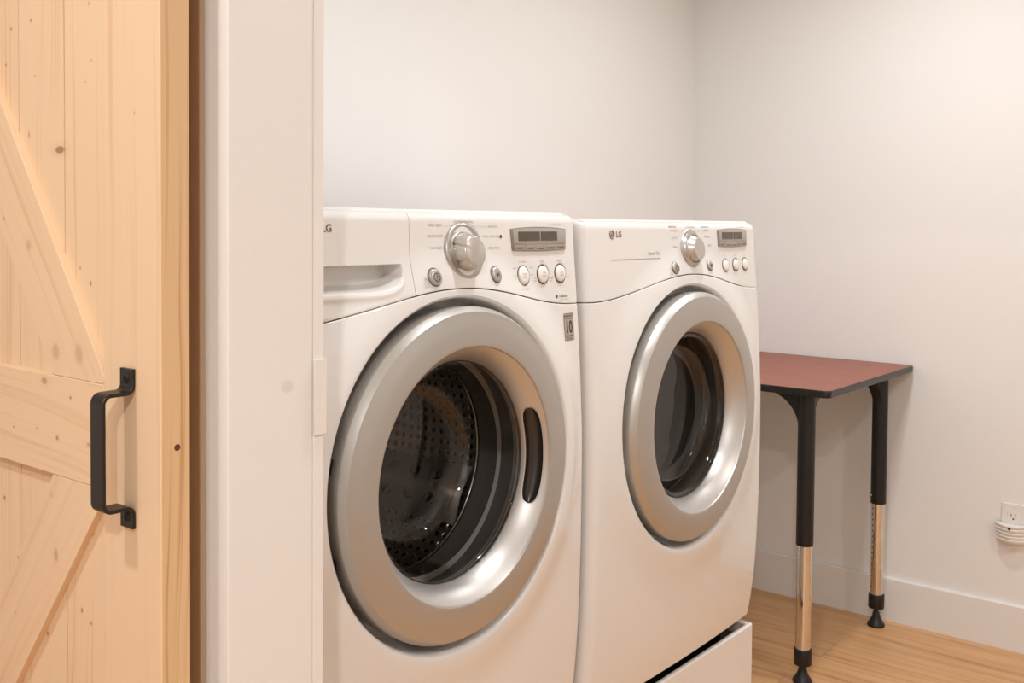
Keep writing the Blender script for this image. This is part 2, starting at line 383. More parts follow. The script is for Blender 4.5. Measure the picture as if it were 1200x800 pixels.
M_br2 = pine('pine_brace_lower', -math.atan(1/s2), dorg, [(1.175, 0.922, 0.0056, 0.0086, 0.35), (1.2675, 0.8995, 0.0017, 0.0019, 0.6), (1.2752, 0.8284, 0.0014, 0.0015, 0.4), (1.1842, 0.9914, 0.0042, 0.0038, 0.15)], seed=15.9, amt=.55)
MB().prism(lbr, 'x', DX0+.0005, DX0+.0105, .0008).build('brace', M_br2, door)
# pull handle: bent flat strap
path = [(.6045, 1.1575), (.6045, 1.1400)]
def arc(cx, cz, r, a0, a1, n=8): return [(cx + r*math.cos(rad(a0 + (a1-a0)*i/n)), cz + r*math.sin(rad(a0 + (a1-a0)*i/n))) for i in range(n+1)]
zt, zb_, xb = 1.1325, 1.0095, .5705
path = [(.6045, 1.1580)] + arc(.6045-.008, zt+.008, .008, 0, -90) + arc(xb+.009, zt-.009, .009, 90, 180) + arc(xb+.009, zb_+.009, .009, 180, 270) + arc(.6045-.008, zb_-.008, .008, 90, 0) + [(.6045, .9865)]
P = np.array(path); T = np.gradient(P, axis=0); T /= np.linalg.norm(T, axis=1)[:, None]; N = np.stack([T[:, 1], -T[:, 0]], 1)
m = MB(); hw, ht = .0122, .0021; sec = []
for p, n in zip(P, N):
    ring = []
    for (a, b_) in ((-hw+.0008, -ht), (hw-.0008, -ht), (hw, -ht+.0008), (hw, ht-.0008), (hw-.0008, ht), (-hw+.0008, ht), (-hw, ht-.0008), (-hw, -ht+.0008)):
        ring.append((p[0] + n[0]*b_, 1.0140 + a, p[1] + n[1]*b_))
    sec.append(ring)
m.grid(sec, closed=True); m.f.append(tuple(range(8))); m.m.append(0); k = len(m.v); m.f.append(tuple(range(k-8, k))); m.m.append(0)
hd = m.build('handle', M_black, door, sharp=40); tag(hd, 'black iron pull handle')
for z in (1.1475, .9975):
    s = MB(); s.lathe([(0, .6008), (.0035, .6008), (.0052, .6014), (.0058, .6026)], (1.0140, z), 28, axis='x')
    s.box(.6002, .6010, 1.0140-.0005, 1.0140+.0005, z-.003, z+.003, mi=1); s.box(.6002, .6010, 1.0140-.003, 1.0140+.003, z-.0005, z+.0005, mi=1)
    s.build('screw', [M_blackp, M_dark], hd)

# ------------------------------------------------------------------ washer and dryer
SIL_Z = [1.325, 1.239, 1.181, 1.073, 1.031, .88, .805, .732, .656, .586, .51, .453, .424]
SIL_Y = [1.0725, 1.0665, 1.062, 1.0535, 1.050, 1.0472, 1.0470, 1.0472, 1.0485, 1.052, 1.059, 1.0655, 1.070]
POL = np.polyfit(np.array(SIL_Z) - .9, SIL_Y, 5)
ZBOT, ZTOP, HWID, DZC = .424, 1.3225, .343, .932
ZSO, BULGE = [0.0], [.012]      # seam offset, swelling of the cover round the door
YO = .006   # the fits were taken on the dryer, 6 mm ahead of the washer
def zseam(x): return ZSO[0] + 1.1765 + .0405*(.5 + .5*math.cos(PI*min(abs(x)/.33, 1)))
def fy(x, z, edge=True):
    """front surface of an appliance in its own frame (x from centre)"""
    y = float(np.polyval(POL, z - .9)) - .027 + YO - .006
    ax = abs(x); y += .010*(ax/HWID)**2
    R = .019
    if ax > HWID - R: d = min(ax - (HWID - R), R); y += R - math.sqrt(max(R*R - d*d, 0))
    r = math.hypot(x, z - DZC); t = min(max((.345 - r)/.075, 0), 1); y -= BULGE[0]*t*t*(3 - 2*t)
    if z > ZTOP - .015: d = min(z - (ZTOP - .015), .015); y += .015 - math.sqrt(max(.015**2 - d*d, 0))
    if edge:
        d = abs(z - zseam(x)); w = .0026
        if d < w: y += .0012*(1 - d/w)**2
    return y

def lower_panel(T):
    """front cover with the round well the door sits in: rings in polar coordinates"""
    A = list(np.linspace(-PI, PI, 720, endpoint=False))
    for cx, cz in ((HWID, ZBOT), (-HWID, ZBOT), (HWID, zseam(HWID)), (-HWID, zseam(HWID))): A.append(math.atan2(cz - DZC, cx))
    A = sorted(A)
    def rmax(a):
        ca, sa = math.cos(a), math.sin(a); lo, hi = .25, .8
        for _ in range(40):
            r = (lo+hi)/2; x, z = r*ca, DZC + r*sa
            if abs(x) <= HWID and z >= ZBOT and z <= zseam(x) - .0009: lo = r
            else: hi = r
        return lo
    RM = [rmax(a) for a in A]
    well = [(.2575, .0), (.2580, .15), (.2590, .38), (.2605, .62), (.2620, .82), (.2645, .94)]
    rows = [[(r*math.cos(a), 1.088, DZC + r*math.sin(a)) for a in A] for r in (.168, .2570)]
    for r, q in well:
        rows.append([(r*math.cos(a), (1-q)*1.052 + q*fy(.268*math.cos(a), DZC + .268*math.sin(a), False), DZC + r*math.sin(a)) for a in A])
    S = [0, .02, .05, .09, .14, .2, .28, .36, .45, .55, .65, .74, .82, .875, .91, .935, .955, .97, .98, .988, .994, .998, 1]
    for s in S:
        row = []
        for a, rm in zip(A, RM):
            r = .2665 + s*(rm - .2665); x, z = r*math.cos(a), DZC + r*math.sin(a)
            e = .0022*max(0, 1 - r/.2705)*0 + (.0016 if s == 0 else 0)
            row.append((x, fy(x, z) + e*.5, z))
        rows.append(row)
    rows.append([(p[0], max(p[1] + .004, 1.100) , p[2]) for p in rows[-1]])
    m = MB(); m.grid(rows, closed=True)
    m.v = [(T[0]+x, T[1]+y, T[2]+z) for x, y, z in m.v]
    return m
def scoop(x, z):
    """detergent drawer grip: straight upper edge, curved lower edge"""
    cx, hw = -.2190, .1125
    u = abs(x - cx)/hw
    if u >= 1.05: return 0.
    zt_ = 1.2470; zb2 = 1.2085 + .020*min(u, 1)**6
    top = min(max((zt_ - z)/.0030, 0), 1); bot = min(max((z - zb2)/.011, 0), 1); bot = bot*bot*(3-2*bot)
    sd = min(max((1.0 - u)/.05, 0), 1); sd = sd*sd*(3-2*sd)
    d = .034*top*bot*sd
    d -= .0022*math.exp(-((z - zb2 + .004)/.006)**2)*sd if z < zb2 + .006 else 0
    return d
def upper_panel(T, xl, xr, nx=150, nz=84, sc=False):
    """xl, xr: functions of z for the left and right border"""
    ts = np.concatenate([np.linspace(0, .9, nz - 22), np.linspace(.9, 1, 23)[1:]])
    ts = np.concatenate([[0, .004, .010, .016, .022], ts[2:]])
    us = np.linspace(0, 1, nx); 
    extra = np.linspace(0, .08, 14)[1:]
    us = np.unique(np.concatenate([us, extra, 1 - extra]))
    rows = []
    for t in ts:
        row = []
        for u in us:
            z = 1.2; x = 0
            for _ in range(4):
                x = xl(z) + u*(xr(z) - xl(z)); zb = zseam(x) + .0009; z = zb + t*(ZTOP - zb)
            row.append((x, fy(x, z) + (scoop(x, z) if sc else 0), z))
        rows.append(row)
    m = MB(); m.grid(rows)
    R = np.array(rows)
    def skirt(line, back): m.grid([line, [(p[0], back, p[2]) for p in line]])
    skirt(R[0], 1.100); skirt(R[-1], 1.100)
    for L in (R[:, 0], R[:, -1]): m.grid([L, [(p[0], 1.100 if abs(p[0]) > .33 else p[1] + .008, p[2]) for p in L]])
    m.v = [(T[0]+x, T[1]+y, T[2]+z) for x, y, z in m.v]
    return m

def text_mb(m, T, txt, x, z, size, mi, align='CENTER', off=.0005, sx=1.0, base=fy, bold=0.0):
    cu = bpy.data.curves.new('t', 'FONT'); cu.body = txt; cu.size = size; cu.align_x = align; cu.align_y = 'CENTER'
    cu.resolution_u = 3; cu.offset = bold
    o = bpy.data.objects.new('t', cu); me = bpy.data.meshes.new_from_object(o)
    vs = []
    for v in me.vertices:
        X, Z = x + v.co.x*sx, z + v.co.y
        vs.append((T[0]+X, T[1] + (base(X, Z) if callable(base) else base) - off, T[2]+Z))
    m.add(vs, [tuple(p.vertices) for p in me.polygons], mi)
    bpy.data.meshes.remove(me); bpy.data.objects.remove(o); bpy.data.curves.remove(cu)
def strip(m, T, x0, x1, z0, z1, mi, off=.0005, n=10, base=fy, sx=0):
    R = []
    for z in (z0, z1): R.append([(T[0]+x, T[1] + (base(x, z) if callable(base) else base) - off, T[2]+z) for x in np.linspace(x0, x1, n)])
    m.grid(R, mi)
def plane(x, z, h=0., e=.018):
    """tangent plane of the panel at x, z, raised by h, as a function"""
    gx = (fy(x+e, z, False) - fy(x-e, z, False))/(2*e); gz = (fy(x, min(z+e, ZTOP-.016), False) - fy(x, z-e, False))/(min(z+e, ZTOP-.016) - z + e)
    y0 = fy(x, z, False)
    return lambda X, Z: y0 + gx*(X-x) + gz*(Z-z) - h
def disc(m, T, x, z, r, y0, prof, mi, seg=48):
    """stack of rings standing out of the panel; prof = (radius, height out of surface)"""
    pl = plane(x, z); A = np.linspace(0, 2*PI, seg, endpoint=False)
    m.grid([[(T[0]+x+a*math.cos(t), T[1] + pl(x+a*math.cos(t), z+a*math.sin(t)) - h, T[2]+z+a*math.sin(t)) for t in A] for a, h in prof], mi, closed=True)
def arcstrip(m, T, cx, cz, r0, r1, a0, a1, mi, n=24, off=.0006, base=fy):
    R = []
    for r in (r0, r1):
        R.append([(T[0]+cx+r*math.cos(rad(a)), T[1] + (base(cx+r*math.cos(rad(a)), cz+r*math.sin(rad(a))) if callable(base) else base) - off, T[2]+cz+r*math.sin(rad(a))) for a in np.linspace(a0, a1, n)])
    m.grid(R, mi)
def logo(m, T, x, z, R, mred, mgrey, mlight):
    """round face emblem: red upper right, grey ring, L and G strokes"""
    arcstrip(m, T, x, z, 0.0, R, 0, 360, mgrey, 40, .0006)
    arcstrip(m, T, x, z, R*.18, R*.98, 5, 100, mred, 20, .0010)
    arcstrip(m, T, x, z, R*.68, R*.84, 95, 350, mlight, 30, .0013)
    strip(m, T, x - R*.08, x + R*.06, z - R*.35, z + R*.45, mlight, .0014, 3)
    strip(m, T, x - R*.08, x + R*.32, z - R*.35, z - R*.22, mlight, .0014, 3)
    arcstrip(m, T, x - R*.42, z + R*.38, 0, R*.13, 0, 360, mlight, 12, .0014)

def appliance(kind, root, T):
    W = kind == 'washer'
    ZSO[0] = -.009 if W else 0.0; BULGE[0] = .012 if W else .009
    # cabinet behind the front cover
    m = MB(); m.box(T[0]-.3415, T[0]+.3415, T[1]+1.1015, T[1]+1.80, T[2]+.400, T[2]+1.2955, .003)
    m.box(T[0]-.325, T[0]+.325, T[1]+1.090, T[1]+1.12, T[2]+.400, T[2]+.45)
    # opening cut is not needed: the drum sits in a dark tub drawn as its own part
    if True:
        m = MB(); X0, X1, Y0, Y1, Z0, Z1 = T[0]-.3415, T[0]+.3415, T[1]+1.1015, T[1]+1.80, T[2]+.400, T[2]+1.2905
        t = .004
        m.box(X0, X0+t, Y0, Y1, Z0, Z1, .001); m.box(X1-t, X1, Y0, Y1, Z0, Z1, .001)
        m.box(X0, X1, Y1-t, Y1, Z0, Z1, .001); m.box(X0, X1, Y0, Y1, Z0, Z0+t, .001)
        m.box(X0+.01, X1-.01, Y0-.015, Y0+.05, Z0, Z0+.030, .001)
    m.build('cabinet', M_enamel, root)
    m = MB(); m.box(T[0]-.3425, T[0]+.3425, T[1]+1.0995, T[1]+1.80, T[2]+1.2925, T[2]+1.3195, .006, 4)
    m.box(T[0]-.337, T[0]+.318, T[1]+1.0625, T[1]+1.79, T[2]+1.3125, T[2]+1.3262, .006, 4)
    m.build('top_panel', M_enamel, root)
    lower_panel(T).build('front_cover', M_enamel, root, sharp=50)
    xsm = lambda z: -.0912 + .0045*(z - 1.2)/.115
    if W:
        dr = upper_panel(T, lambda z: -HWID, lambda z: xsm(z) - .0006, 200, 150, sc=True).build('detergent_drawer', M_enamel, root, sharp=50)
        cp = upper_panel(T, lambda z: xsm(z) + .0006, lambda z: HWID).build('control_panel', M_enamel, root, sharp=50)
    else:
        cp = upper_panel(T, lambda z: -HWID, lambda z: HWID, 220).build('control_panel', M_enamel, root, sharp=50)
    # ---------------- door
    C = (T[0], T[2] + DZC); Y = T[1] + 0.0
    face = [(.2440, 1.055), (.2475, 1.050), (.2492, 1.040), (.2500, 1.022), (.2500, 1.0135), (.2492, 1.0108), (.2478, 1.0088), (.2440, 1.0042), (.2425, 1.0028), (.2400, 1.0018)]
    if not W: face = face[:4] + [(.2500, 1.0150), (.2494, 1.0130), (.2425, 1.0035), (.2410, 1.0018)]
    else: face = face[:4] + [(.2500, 1.0145), (.2494, 1.0128), (.2440, 1.0042), (.2428, 1.0022)]
    if W: face += [(.236, 1.0008), (.230, .9994), (.222, .9976), (.212, .9966), (.200, .9961), (.1945, .9960)]
    else: face += [(.232, 1.0000), (.222, .9984), (.210, .9970), (.200, .9962), (.1945, .9960)]
    face += [(.1925, .9962), (.1912, .9972), (.1905, .9990)]
    dm = MB(); dm.lathe([(r, Y+y) for r, y in face], C, 256)
    dm.lathe([(.2440, Y+1.055), (.170, Y+1.055), (.165, Y+1.040)], C, 128)
    dring = dm.build('door', M_silver, root, sharp=22)
    # inner bowl of the ring; on the washer it carries the grip recess on the right
    def bowl(q):     # q 0..1 outer to inner
        a = q*PI/2
        return .1905 - .0235*(math.sin(a)*.55 + q*.45), .9990 + .038*(q*.75 + .25*(1-math.cos(a)))
    QN = 23
    bm_ = MB(); gm = MB()
    PHI = 26.0
    if W:
        n = 200; A = np.linspace(rad(PHI), 2*PI - rad(PHI), n)
        bm_.grid([[(C[0]+bowl(q)[0]*math.cos(a), Y+bowl(q)[1], C[1]+bowl(q)[0]*math.sin(a)) for a in A] for q in np.linspace(0, 1, QN)])
        Ph = rad(PHI)*np.sin(np.linspace(-PI/2, PI/2, 91))
        def hh(a): return .31*(1 - (abs(a)/rad(PHI))**7)**.5 if abs(a) < rad(PHI) - 1e-9 else 0.
        def pt(q, a, d=0):
            r, y = bowl(q); r2_, y2_ = bowl(q+.001); dx, dy = r2_-r, y2_-y; L = math.hypot(dx, dy); nx_, ny_ = dy/L, -dx/L
            return (C[0]+(r+nx_*d)*math.cos(a), Y+y+ny_*d, C[1]+(r+nx_*d)*math.sin(a))
        qc = .50
        bm_.grid([[pt(q*(qc-hh(a)), a) for a in Ph] for q in np.linspace(0, 1, 12)])
        bm_.grid([[pt(qc+hh(a) + q*(1-qc-hh(a)), a) for a in Ph] for q in np.linspace(0, 1, 12)])
        prof = [(-1, 0), (-.99, .004), (-.93, .010), (-.7, .013), (0, .0145), (.7, .013), (.93, .010), (.99, .004), (1, 0)]
        gm.grid([[pt(qc + s_*hh(a), a, d*min(1, hh(a)/.12)) for a in Ph] for s_, d in prof])
        # thin rim round the grip
        rim = MB()
        loop = [(qc - hh(a), a) for a in Ph] + [(qc + hh(a), a) for a in Ph[::-1]]
        rim.grid([[pt(q, a, -.0002) for q, a in loop], [pt(q + (-.035 if q < qc else .035), a*1.006, -.0008) for q, a in loop]], closed=True)
    else:
        bm_.lathe([(bowl(q)[0], Y+bowl(q)[1]) for q in np.linspace(0, 1, QN)], C, 256)
    bw = bm_.build('inner_ring', M_bowl, dring, sharp=60)
    if W:
        gm.build('grip_recess', M_darkgloss, dring, sharp=60, fixn=True)
        rim.build('grip_rim', M_silverhi, dring)
    # glass
    r_in, y_in = bowl(1)
    gl = MB()
    if W:
        gp = [(r_in, Y+y_in), (.1650, Y+1.0345), (.1625, Y+1.034), (.1600, Y+1.037), (.1570, Y+1.046), (.1545, Y+1.060), (.1515, Y+1.080), (.1475, Y+1.100),
              (.1430, Y+1.118), (.1350, Y+1.133), (.1250, Y+1.141), (.1150, Y+1.1445), (.100, Y+1.146), (.05, Y+1.148), (0., Y+1.1485)]
    else:
        gp = [(r_in, Y+y_in), (.1650, Y+1.0345), (.1600, Y+1.034), (.1560, Y+1.038), (.1530, Y+1.050), (.1500, Y+1.066), (.1440, Y+1.078), (.134, Y+1.084), (.12, Y+1.087), (.06, Y+1.090), (0., Y+1.091)]
    gl.lathe(gp, C, 192)
    gl.build('door_glass', M_glassw if W else M_glassd, dring, sharp=60)
    # dark rubber ring around the glass
    rr = MB(); rr.lathe([(.1672, Y+1.036), (.1668, Y+1.046), (.171, Y+1.056)], C, 128)
    rr.build('glass_seal', M_blackp, dring)
    # hinge pieces in the gap on the left
    if W:
        for dz_ in (-.085, .05):
            hm = MB(); hm.box(C[0]-.2520, C[0]-.236, Y+1.030, Y+1.08, C[1]+dz_-.010, C[1]+dz_+.010, .001)
            hm.build('hinge', M_dark, dring)
    # ---------------- behind the glass
    if W:
        gk = MB(); gk.lathe([(.172, Y+1.0565), (.1745, Y+1.062), (.1775, Y+1.075), (.1790, Y+1.090), (.1785, Y+1.105), (.1765, Y+1.118), (.1735, Y+1.127), (.1725, Y+1.131)], C, 128)
        gk.build('gasket', M_rubber, root, sharp=60)
        rim_ = MB(); R0 = .1705
        rim_.lathe([(R0 + .0028*math.cos(a), Y+1.134 + .0028*math.sin(a)) for a in np.linspace(0, 2*PI, 13)], C, 128)
        rim_.lathe([(R0+.002, Y+1.136), (.19, Y+1.142), (.232, Y+1.146), (.242, Y+1.156)], C, 128)
        drm = MB(); nA = 144; A = np.linspace(0, 2*PI, nA+1)
        prof = [(.242, 1.156), (.243, 1.20), (.243, 1.30), (.243, 1.42), (.243, 1.515), (.230, 1.530)]
        drm.grid([[(C[0]+r*math.cos(a), Y+y, C[1]+r*math.sin(a)) for a in A] for r, y in prof], 0)
        back = [(.230, 1.530), (.16, 1.538), (.10, 1.525), (.05, 1.520), (.0005, 1.520)]
        drm.grid([[(C[0]+r*math.cos(a), Y+y, C[1]+r*math.sin(a)) for a in A] for r, y in back], 1)
        n0 = len(drm.f)
        do = drm.build('drum', [M_drum, M_drumback, M_steel], root, sharp=60, fixn=False)
        uv = do.data.uv_layers.new(name='UVMap')
        o0 = ORG[do.name]
        for p in do.data.polygons:
            cx_ = sum((do.data.vertices[i].co.x for i in p.vertices))/len(p.vertices) + o0[0] - C[0]
            cz_ = sum((do.data.vertices[i].co.z for i in p.vertices))/len(p.vertices) + o0[2] - C[1]
            ca = math.atan2(cz_, cx_) % (2*PI)
            for li in p.loop_indices:
                co = do.data.vertices[do.data.loops[li].vertex_index].co
                xx, yy, zz = co.x+o0[0]-C[0], co.y+o0[1]-Y, co.z+o0[2]-C[1]
                a = math.atan2(zz, xx) % (2*PI)
                if a - ca > PI: a -= 2*PI
                if ca - a > PI: a += 2*PI
                v = (yy - 1.18)/.34 if p.material_index == 0 else math.hypot(xx, zz)/.24
                uv.data[li].uv = (a/(2*PI), v)
        rim_.build('drum_rim', M_steel, do, sharp=60)
        # three lifters
        for k_ in range(3):
            a0 = rad(-27 + 120*k_); lb = MB(); rows = []
            for yv in np.linspace(1.20, 1.50, 12):
                row = []
                e = min(1, (yv-1.2)/.03, (1.50-yv)/.03)
                for t_ in np.linspace(-1, 1, 13):
                    hgt = .052*(1-abs(t_)**1.6)*(.25+.75*max(e, 0)); aa = a0 + t_*.22
                    r = .2425 - hgt; row.append((C[0]+r*math.cos(aa), Y+yv, C[1]+r*math.sin(aa)))
                rows.append(row)
            lb.grid(rows); 
            for yv in (1.245, 1.30, 1.355, 1.41, 1.46):
                for t_ in (-.45, .45):
                    aa = a0 + t_*.22; r = .2425 - .052*(1-.45**1.6)
                    cx_, cz_ = C[0]+r*math.cos(aa), C[1]+r*math.sin(aa)
                    b = bmesh.new(); bmesh.ops.create_uvsphere(b, u_segments=12, v_segments=8, radius=.011)
                    lb.bm(b, 1, Matrix.Translation((cx_, Y+yv, cz_)))
            lb.build('drum_lifter', [M_baffle, M_darkgloss], do, sharp=60)
    else:
        tb = MB(); tb.lathe([(.171, Y+1.056), (.170, Y+1.085), (.174, Y+1.095), (.174, Y+1.14), (.180, Y+1.150), (.26, Y+1.155)], C, 128)
        tb.build('door_opening', mat('dryer_bulkhead', srgb(176, 168, 158), .4), root, sharp=50)
        dm2 = MB(); dm2.lathe([(.26, Y+1.156), (.262, Y+1.70), (.24, Y+1.72), (.0, Y+1.725)], C, 96)
        do = dm2.build('drum', M_ddrum, root, sharp=50)
        for k_ in range(3):
            a0 = rad(200 + 120*k_); lb = MB()
            lb.grid([[(C[0]+(.262 - .05*(1-abs(t_)**1.5)*e)*math.cos(a0+t_*.14), Y+yv, C[1]+(.262 - .05*(1-abs(t_)**1.5)*e)*math.sin(a0+t_*.14)) for t_ in np.linspace(-1, 1, 11)] for yv, e in ((1.2, .1), (1.24, 1), (1.6, 1), (1.65, .1))])
            lb.build('drum_lifter', M_ddrum, do, sharp=60)
    # inside tub shell (dark)
    # ---------------- controls
    kx, kz = (.0270, 1.2638) if W else (.0180, 1.2690)
    y0 = fy(kx, kz)
    if W:
        base_p = [(.0430, .0), (.0428, .0025), (.0412, .0048), (.0395, .0050), (.0340, .0022), (.0300, .0026), (.0292, .0040)]
        knob_p = [(.0286, .0030), (.0283, .0095), (.0272, .0125), (.0240, .0225), (.0226, .0248), (.0213, .0255), (.0, .0260)]
    else:
        base_p = [(.0400, .0), (.0398, .0020), (.0380, .0045), (.0345, .0050), (.0330, .0080), (.0300, .0085), (.0285, .0100)]
        knob_p = [(.0278, .0070), (.0270, .0100), (.0255, .0120), (.0218, .0190), (.0224, .0200), (.0216, .0218), (.0, .0225)]
    m = MB(); disc(m, T, kx, kz, 0, y0, base_p, 0, 64); kb = m.build('dial', M_dial, cp, sharp=50)
    m = MB(); disc(m, T, kx, kz, 0, y0, knob_p, 0, 64)
    if W:
        vs = []
        for (x_, y_, z_) in m.v:   # six finger hollows in the side of the knob
            dx, dz = x_-T[0]-kx, z_-T[2]-kz; r = math.hypot(dx, dz)
            if r > .0225:
                a = math.atan2(dz, dx); k_ = max(0, math.cos(6*(a - rad(-90+7))))**10
                r2_ = r*(1 - .10*k_); dx, dz = dx/r*r2_, dz/r*r2_
            vs.append((T[0]+kx+dx, y_, T[2]+kz+dz))
        m.v = vs
    m.build('dial_knob', M_knob, cp, sharp=50)
    # power, start buttons
    bts = [(-.0485, 1.2269, .0130), (.0947, 1.2260, .0127)] if W else [(-.0565, 1.2317, .0118), (.0890, 1.2329, .0112)]
    for i, (x_, z_, r_) in enumerate(bts):
        y0 = fy(x_, z_); m = MB()
        disc(m, T, x_, z_, 0, y0, [(r_+.0008, .0), (r_+.0006, .0010), (r_, .0016), (r_-.0006, .0005)], 1, 40)
        disc(m, T, x_, z_, 0, y0, [(r_-.0006, .0005), (r_-.0008, .0030), (r_-.0022, .0045), (r_*.5, .0050), (0, .0052)], 0, 40)
        b0 = plane(x_, z_, .0052)
        if i == 0:
            arcstrip(m, T, x_, z_, r_*.40, r_*.50, 0, 360, 2, 32, .0006, b0); strip(m, T, x_-.0005, x_+.0005, z_-.0035, z_+.0035, 2, .0006, 2, b0)
        else:
            m.add([(T[0]+x_-.0035, T[1]+b0(x_-.0035, z_+.0042)-.0006, T[2]+z_+.0042), (T[0]+x_-.0035, T[1]+b0(x_-.0035, z_-.0042)-.0006, T[2]+z_-.0042), (T[0]+x_+.0012, T[1]+b0(x_+.0012, z_)-.0006, T[2]+z_)], [(0, 1, 2)], 2)
            strip(m, T, x_+.0025, x_+.0038, z_-.0042, z_+.0042, 2, .0006, 2, b0)
        m.build('power_button' if i == 0 else 'start_button', [M_btng, M_lggrey, M_printd], cp, sharp=50)
    bx = (.1733, .2285, .2804) if W else (.1700, .2212, .2701); bz = 1.2216 if W else 1.2308; br = .0158 if W else .0138
    names = (('WASH', 'TEMP'), ('SPIN', 'SPEED'), ('SOIL', 'LEVEL')) if W else (('TEMP.', 'CONTROL'), ('DRY', 'LEVEL'), ('MORE', 'TIME'))
    for x_, nm in zip(bx, names):
        y0 = fy(x_, bz); m = MB()
        disc(m, T, x_, bz, 0, y0, [(br+.0012, .0), (br+.0010, .0012), (br+.0002, .0014), (br-.0012, .0002)], 1, 48)
        disc(m, T, x_, bz, 0, y0, [(br-.0012, .0002), (br-.0016, .0022), (br-.0028, .0034), (br*.5, .0041), (0, .0043)], 0, 48)
        if W:
            for q, w_ in enumerate(nm): text_mb(m, T, w_, x_, bz + .0022 - .0052*q, .0048, 2, base=plane(x_, bz, .0043))
        m.build('option_button', [M_btn, mat('button_ring', srgb(104, 82, 66), .35, .3), M_print], cp, sharp=50)
    # display: arched silver plate, two windows, strip of five keys
    dx0, dx1 = (.1445, .3030) if W else (.1385, .2850); zt0, zm, zb0 = (1.2975, 1.2722, 1.2625) if W else (1.3065, 1.2810, 1.2715)
    dcx = (dx0+dx1)/2; hwd = (dx1-dx0)/2
    m = MB()
    def plate(m, x0, x1, za, zb, h, mi, arch=0., taper=0., n=22, edge=.0012):
        ins = [(1.0, 0.), (1.0, h-edge*.4), (1 - edge/hwd, h)]
        cxx, hx, hz, czz = (x0+x1)/2, (x1-x0)/2, (zb-za)/2, (za+zb)/2
        loops = []
        for k_, hh_ in ins:
            L = []
            kz_ = 1 - (1-k_)*hx/hz*1.0
            per = [(-1 + 2*i/n, 1) for i in range(n+1)] + [(1 - 2*i/n, -1) for i in range(n+1)]
            for u, w_ in per:
                xx = cxx + u*hx*k_*(1 - taper*(1-w_)/2); zz = czz + w_*hz*kz_ + (arch*(1-u*u) if w_ > 0 else -arch*.6*(1-u*u))
                L.append((T[0]+xx, T[1]+fy(xx, zz, False)-hh_, T[2]+zz))
            loops.append(L)
        m.grid(loops, mi, closed=True)
        L = loops[-1]; n2 = n+1
        m.grid([L[:n2], L[n2:][::-1]], mi)
    plate(m, dx0, dx1, zb0, zt0, .0020, 0, .0035, .03)
    plate(m, dx0+.004, dx1-.004, zm+.0012, zt0-.001, .0032, 1, .0025, .02)
    off = .0040
    plate(m, dx0+.018, dcx-.0020, zm+.0055, zt0-.0045, off, 2, 0, 0, 6, .0002)
    plate(m, dcx+.0020, dx1-.030, zm+.0055, zt0-.0045, off, 2, 0, 0, 6, .0002)
    kw = (dx1-dx0-.010)/5
    for i in range(5):
        xx = dx0+.005+i*kw; xm = xx + kw/2; zz0 = zb0 + .0006 + .0012*(abs(i-2)/2) - .0016
        plate(m, xx+.0004, xx+kw-.0004, zz0, zm-.0004+.0000, .0034, 3, 0, 0, 4, .0004)
        strip(m, T, xx+.003, xx+.0048, zz0+.0028, zz0+.0048, 4, .0039, 2, lambda a, b: fy(a, b, False))
        strip(m, T, xx+.007, xx+kw-.004, zz0+.0038, zz0+.0046, 4, .0039, 3, lambda a, b: fy(a, b, False))
        strip(m, T, xx+.007, xx+kw-.006, zz0+.0022, zz0+.0030, 4, .0039, 3, lambda a, b: fy(a, b, False))
    for x_ in (dx0+.0095, dx1-.0150):
        y0 = fy(x_, zt0-.008) - .0032; disc(m, T, x_, zt0-.0095, 0, y0, [(.0048, 0), (.0046, .0008), (.0036, .0012)], 4, 24)
        disc(m, T, x_, zt0-.0095, 0, y0, [(.0038, 0), (.0036, .002), (.0024, .0032), (0, .0035)], 1, 24)
    m.build('display', [mat('display_bezel', srgb(150, 138, 124), .35, .4), M_btng, M_lcd, mat('display_key', srgb(168, 158, 146), .35, .3), M_printd], cp, sharp=40)
    # lettering
    m = MB(); tx = lambda s_, x_, z_, sz=.0062, mi=0, al='CENTER', sx=1., b=0.: text_mb(m, T, s_, x_, z_, sz, mi, al, sx=sx, bold=b)
    ln = lambda x0, x1, z_, w_=.0005: strip(m, T, x0, x1, z_-w_, z_+w_, 7)
    if W:
        tx('COTTON/NORMAL', .0300, 1.3080, .0052)
        for s_, x_, z_ in (('PERM. PRESS', -.0195, 1.3025), ('BULKY/LARGE', -.0178, 1.2866), ('TUB CLEAN', -.0202, 1.2691)): tx(s_, x_, z_, .0052, al='RIGHT')
        ln(-.0170, .0100, 1.3025, .0003); ln(-.0160, -.0090, 1.2866, .0003); ln(-.018, -.0150, 1.2691, .0003)
        for s_, x_, z_, q_ in (('DELICATES', .0888, 1.3010, .0047), ('HAND WASH/WOOL', .0750, 1.2855, .0043), ('SPEED WASH', .0876, 1.2673, .0047)): tx(s_, x_, z_, q_, al='LEFT')
        ln(.050, .0860, 1.3012, .0003); ln(.074, .0850, 1.2674, .0003)
        arcstrip(m, T, .1195, 1.2853, 0, .0028, 0, 360, 1, 14)
        arcstrip(m, T, kx, kz, .0440, .0447, 0, 185, 0, 60)
        arcstrip(m, T, -.0660, 1.2240, .0034, .0040, 0, 360, 0, 20); arcstrip(m, T, -.0660, 1.2240, 0, .0016, 0, 360, 0, 12)
        tx('SOUND', -.0665, 1.2165, .0032); tx('ON/OFF', -.0665, 1.2130, .0032)
        for x_, s_ in zip(bx, ('EX. WARM', 'HIGH', 'NORMAL')): tx(s_, x_, bz+.0220, .0040)
        tx('ALL CLEANING', bx[0], bz-.0220, .0038)
